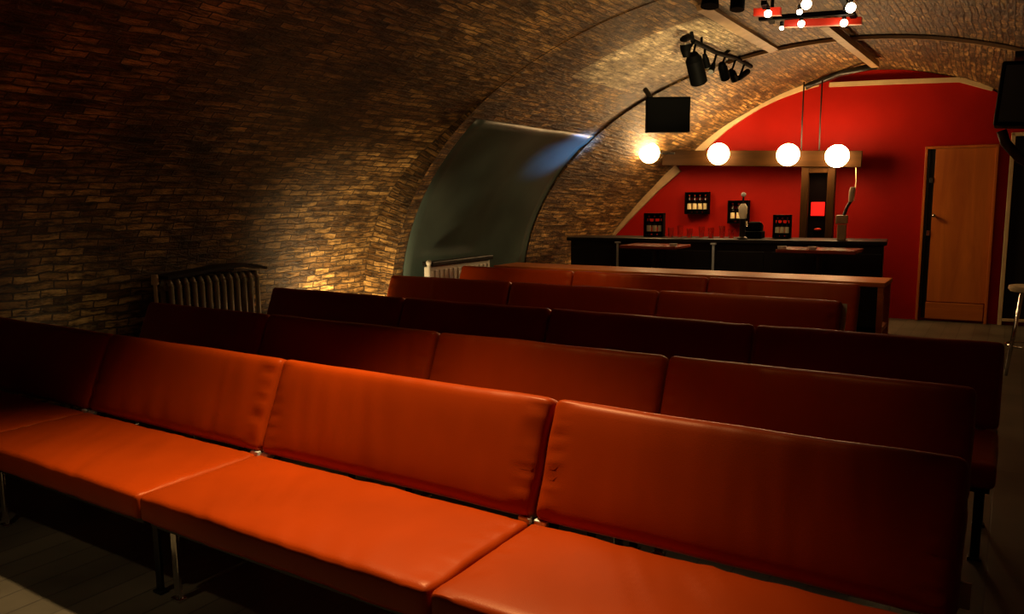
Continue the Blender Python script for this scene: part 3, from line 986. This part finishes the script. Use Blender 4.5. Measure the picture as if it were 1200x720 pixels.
# ------------------------------------------------------------------ red lamp rack
ZR = 2.80
r0 = onZ(924, 29, ZR)
rig = thing('ceiling_lamp_rack', 'red metal ceiling lamp rack with small bright bulbs at the top of the vault', 'ceiling lamp', (r0.x, r0.y, ZR))


def rl(u, v, z=ZR): return onZ(u, v, z) - Vector((r0.x, r0.y, ZR))


for (u0, v0, u1, v1) in ((920, 28, 1010, 24.5), (884, 15, 915, 13.5)):
    b = MB(); b.sweep([rl(u0, v0), rl(u1, v1)], 0.05, 0.055, lambda i: (0, 1, 0)); b.build('red_bar', MT['redlamp'], rig)
b = MB(); b.sweep([rl(890, 22, ZR + .03), rl(1002, 14, ZR + .03)], 0.05, 0.035, lambda i: (0, 1, 0)); b.sweep([rl(895, 3, ZR + .03), rl(905, 26, ZR + .03)], 0.04, 0.03, lambda i: (1, 0, 0)); b.sweep([rl(985, -6, ZR + .03), rl(1003, 24, ZR + .03)], 0.04, 0.03, lambda i: (1, 0, 0)); b.build('dark_bar', MT['black'], rig)
for x in (rl(905, 14), rl(990, 12)):
    b = MB(); b.cyl(x, (x.x, x.y, 0.125), 0.012, seg=10); b.build('hanger', MT['black'], rig, True, angle=40)
bulbs = [(900, 16), (939, 28), (989, 27), (945, 5), (997, 9), (937, 14), (916, 33)]
for i, (u, v) in enumerate(bulbs):
    p = rl(u, v, ZR - 0.035)
    rr = (0.026, 0.026, 0.028, 0.034, 0.034, 0.02, 0.016)[i]
    b = MB(); b.sphere(p, rr, 16); bo = b.build('bulb', MT['bulb'], rig, True)
    b = MB(); b.cyl(p + Vector((0, 0, rr * 0.6)), p + Vector((0, 0, 0.05)), 0.015, seg=10); b.build('socket', MT['steel'], rig, True, angle=40)

# two black cans at the very top edge of the picture
for u, v, lab in ((832, -3, 'black spotlight can on the crown of the vault, left of the red lamp rack'), (864, 1, 'smaller black spotlight can beside the red lamp rack')):
    p = onZ(u, v, 2.80)
    t = thing('spotlight_can', lab, 'spotlight', p, 0, 'black cans on the crown of the vault')
    b = MB(); b.cyl((0, 0, -0.06), (0.0, 0.02, 0.05), 0.062 if u < 850 else 0.05, 0.05, 22); b.build('housing', MT['black'], t, True, angle=40)
    b = MB(); b.cyl((0, 0.01, 0.04), (0, 0.015, 0.135), 0.014, seg=10); b.build('stem', MT['black'], t, True, angle=40)

# conduit on the crown of the vault
def onC(s, y, dz=0.02):
    p = vault_pt('C', s, y); return Vector((p.x, p.y, p.z - dz))


b = MB()
c0 = onZ(966, 28, 2.88); c1 = onZ(1026, 76, 2.84)
b.sweep([c0, c0.lerp(c1, .5), c1], 0.075, 0.06, lambda i: (1, 0, 0))
cd = b.build('ceiling_conduit', MT['lath']); tag(cd, 'pale boxed conduit running along the crown of the vault to the red wall', 'conduit')
b = MB()
pts = [c1 + Vector((0, 0.05, 0)), onY(985, 86, 9.9), onY(950, 99, 9.95), onY(944, 102, 9.95)]
b.tube(pts, 0.035, 10)
cd = b.build('ceiling_pipe', MT['steel'], None, True); tag(cd, 'dark pipe crossing under the vault at the top of the red wall', 'pipe')

# ------------------------------------------------------------------ loudspeaker and stool at the right edge
t = thing('loudspeaker', 'black loudspeaker hanging from the vault at the right edge', 'loudspeaker', (0.06, 7.05, 2.17))
b = MB(); b.box((0, 0, 0), (0.44, 0.32, 0.46), Matrix.Rotation(R(4), 4, 'Y'), bev=0.015); b.build('cabinet', MT['black'], t)
b = MB(); b.box((0, -0.165, 0), (0.38, 0.012, 0.40), Matrix.Rotation(R(4), 4, 'Y')); b.build('grille', MT['canvas'], t)
b = MB(); b.tube([(0, 0, 0.2), (0, 0, 0.493)], 0.025, 10); b.box((0.02, 0, 0.29), (0.3, 0.26, 0.04)); b.build('bracket', MT['steel'], t, True, angle=40)
b = MB(); b.tube([(-0.18, 0.05, -0.24), (-0.15, 0.05, -0.33), (-0.05, 0.05, -0.45), (0.06, 0.05, -0.52), (0.20, 0.05, -0.50), (0.22, 0.05, -0.20)], 0.035, 12); b.build('yoke', MT['postwood'], t, True)

st = onY(1199, 340, 7.5)
t = thing('bar_stool', 'chrome bar stool at the right edge in front of the second doorway', 'stool', (st.x + 0.06, 7.5, 0))
zs = st.z
b = MB(); b.lathe([(0, zs - 0.01), (0.15, zs - 0.01), (0.165, zs + 0.01), (0.16, zs + 0.035), (0.0, zs + 0.045)], seg=28); b.build('seat', MT['ivory'], t, True, angle=50)
for k in range(4):
    an = R(45 + 90 * k)
    b = MB(); b.tube([(0.09 * math.cos(an), 0.09 * math.sin(an), zs - 0.01), (0.19 * math.cos(an), 0.19 * math.sin(an), 0.0)], 0.014, 10); b.build('leg', MT['chrome'], t, True)
b = MB(); b.tube([(0.15 * math.cos(R(a)), 0.15 * math.sin(R(a)), 0.24) for a in range(0, 361, 15)], 0.010, 8); b.build('foot_ring', MT['chrome'], t, True)


# ------------------------------------------------------------------ lights
def spot(name, loc, target, power, colr, size, blend=0.6, soft=0.08):
    l = bpy.data.lights.new(name, 'SPOT'); l.energy = power; l.color = colr; l.spot_size = R(size); l.spot_blend = blend; l.shadow_soft_size = soft
    o = bpy.data.objects.new(name, l); col.objects.link(o)
    o.location = loc; o.rotation_euler = (Vector(target) - Vector(loc)).to_track_quat('-Z', 'Y').to_euler()
    return o


def point(name, loc, power, colr, soft=0.05):
    l = bpy.data.lights.new(name, 'POINT'); l.energy = power; l.color = colr; l.shadow_soft_size = soft
    o = bpy.data.objects.new(name, l); col.objects.link(o); o.location = loc
    return o


WARM = (1.0, 0.62, 0.28)
spot('table_end_fill', (0.5, 5.4, 2.6), (-0.85, 6.75, 0.62), 70, (1.0, 0.6, 0.25), 16, 0.7)  # unseen lamp added to brighten the end frame of the table
spot('seat_spotlight', (-1.95, 2.46, 2.85), (-1.95, 1.42, 0.4), 470, (1.0, 0.68, 0.34), 88, 1.0, 0.05)
spot('front_spotlight', (-2.6, 0.25, 2.6), (-3.1, 1.35, 0.0), 26, (1.0, 0.74, 0.42), 48, 0.8, 0.05)
spot('rear_seat_fill', (-3.3, 5.6, 2.5), (-3.4, 6.2, 0.6), 42, WARM, 50, 1.0)  # added spot without a fixture, lifts the rearmost seats
spot('second_row_fill', (-0.7, 2.6, 2.8), (-0.9, 3.05, 0.7), 14, (1.0, 0.66, 0.32), 45, 1.0)  # unseen spot added for the right part of the second row
spot('table_fill', (-1.0, 7.2, 2.75), (-1.1, 6.95, 0.7), 38, (1.0, 0.55, 0.2), 40, 0.8)  # added lamp, no fixture, brightens the table edges
spot('bar_fill', (-2.3, 7.2, 2.7), (-2.7, 8.8, 1.0), 34, (1.0, 0.7, 0.4), 55, 1.0)  # extra unseen spot put in to bring out the bottle labels
spot('wall_uplight', (-4.72, 5.02, 0.22), (-5.25, 5.36, 0.72), 85, (1.0, 0.68, 0.32), 150, 1.0)
spot('corner_uplight', (-4.95, 2.62, 0.30), (-5.3, 2.8, 1.0), 1.6, (1.0, 0.75, 0.4), 100, 1.0)
spot('vault_fill', (-1.6, 6.0, 1.5), (-2.85, 7.05, 2.85), 220, (1.0, 0.72, 0.36), 52, 0.9)  # unseen upward spot added to brighten the patch on the vault
spot('crown_fill', (-1.5, 4.6, 1.2), (-2.9, 5.4, 2.7), 55, (1.0, 0.66, 0.28), 75, 1.0, 0.3)  # added glow on the vault above the seats, no lamp there
spot('track_spotlight', (-2.45, 8.0, 2.45), (-3.05, 9.25, 2.52), 130, WARM, 36, 1.0, 0.03)
spot('blue_spotlight', (-3.15, 8.75, 1.85), (-4.25, 7.72, 2.0), 300, (0.15, 0.42, 1.0), 25, 1.0, 0.05)
spot('floor_fill', (1.3, 6.5, 2.1), (0.28, 6.2, 0.0), 45, (0.8, 0.92, 1.0), 26, 0.4)  # invented cool spot, added for the pale patch of floor
point('room_fill', (-1.8, 5.2, 2.0), 9, (1.0, 0.60, 0.25), 0.5)  # unseen fill added for the dim warmth on the vault

w = bpy.data.worlds.new('World'); scene.world = w; w.use_nodes = True
w.node_tree.nodes['Background'].inputs[0].default_value = (0.01, 0.006, 0.003, 1)
w.node_tree.nodes['Background'].inputs[1].default_value = 1.0

vs = scene.view_settings
vs.view_transform = 'Standard'; vs.look = 'None'; vs.gamma = 1.0; vs.exposure = 0.0; vs.use_curve_mapping = False
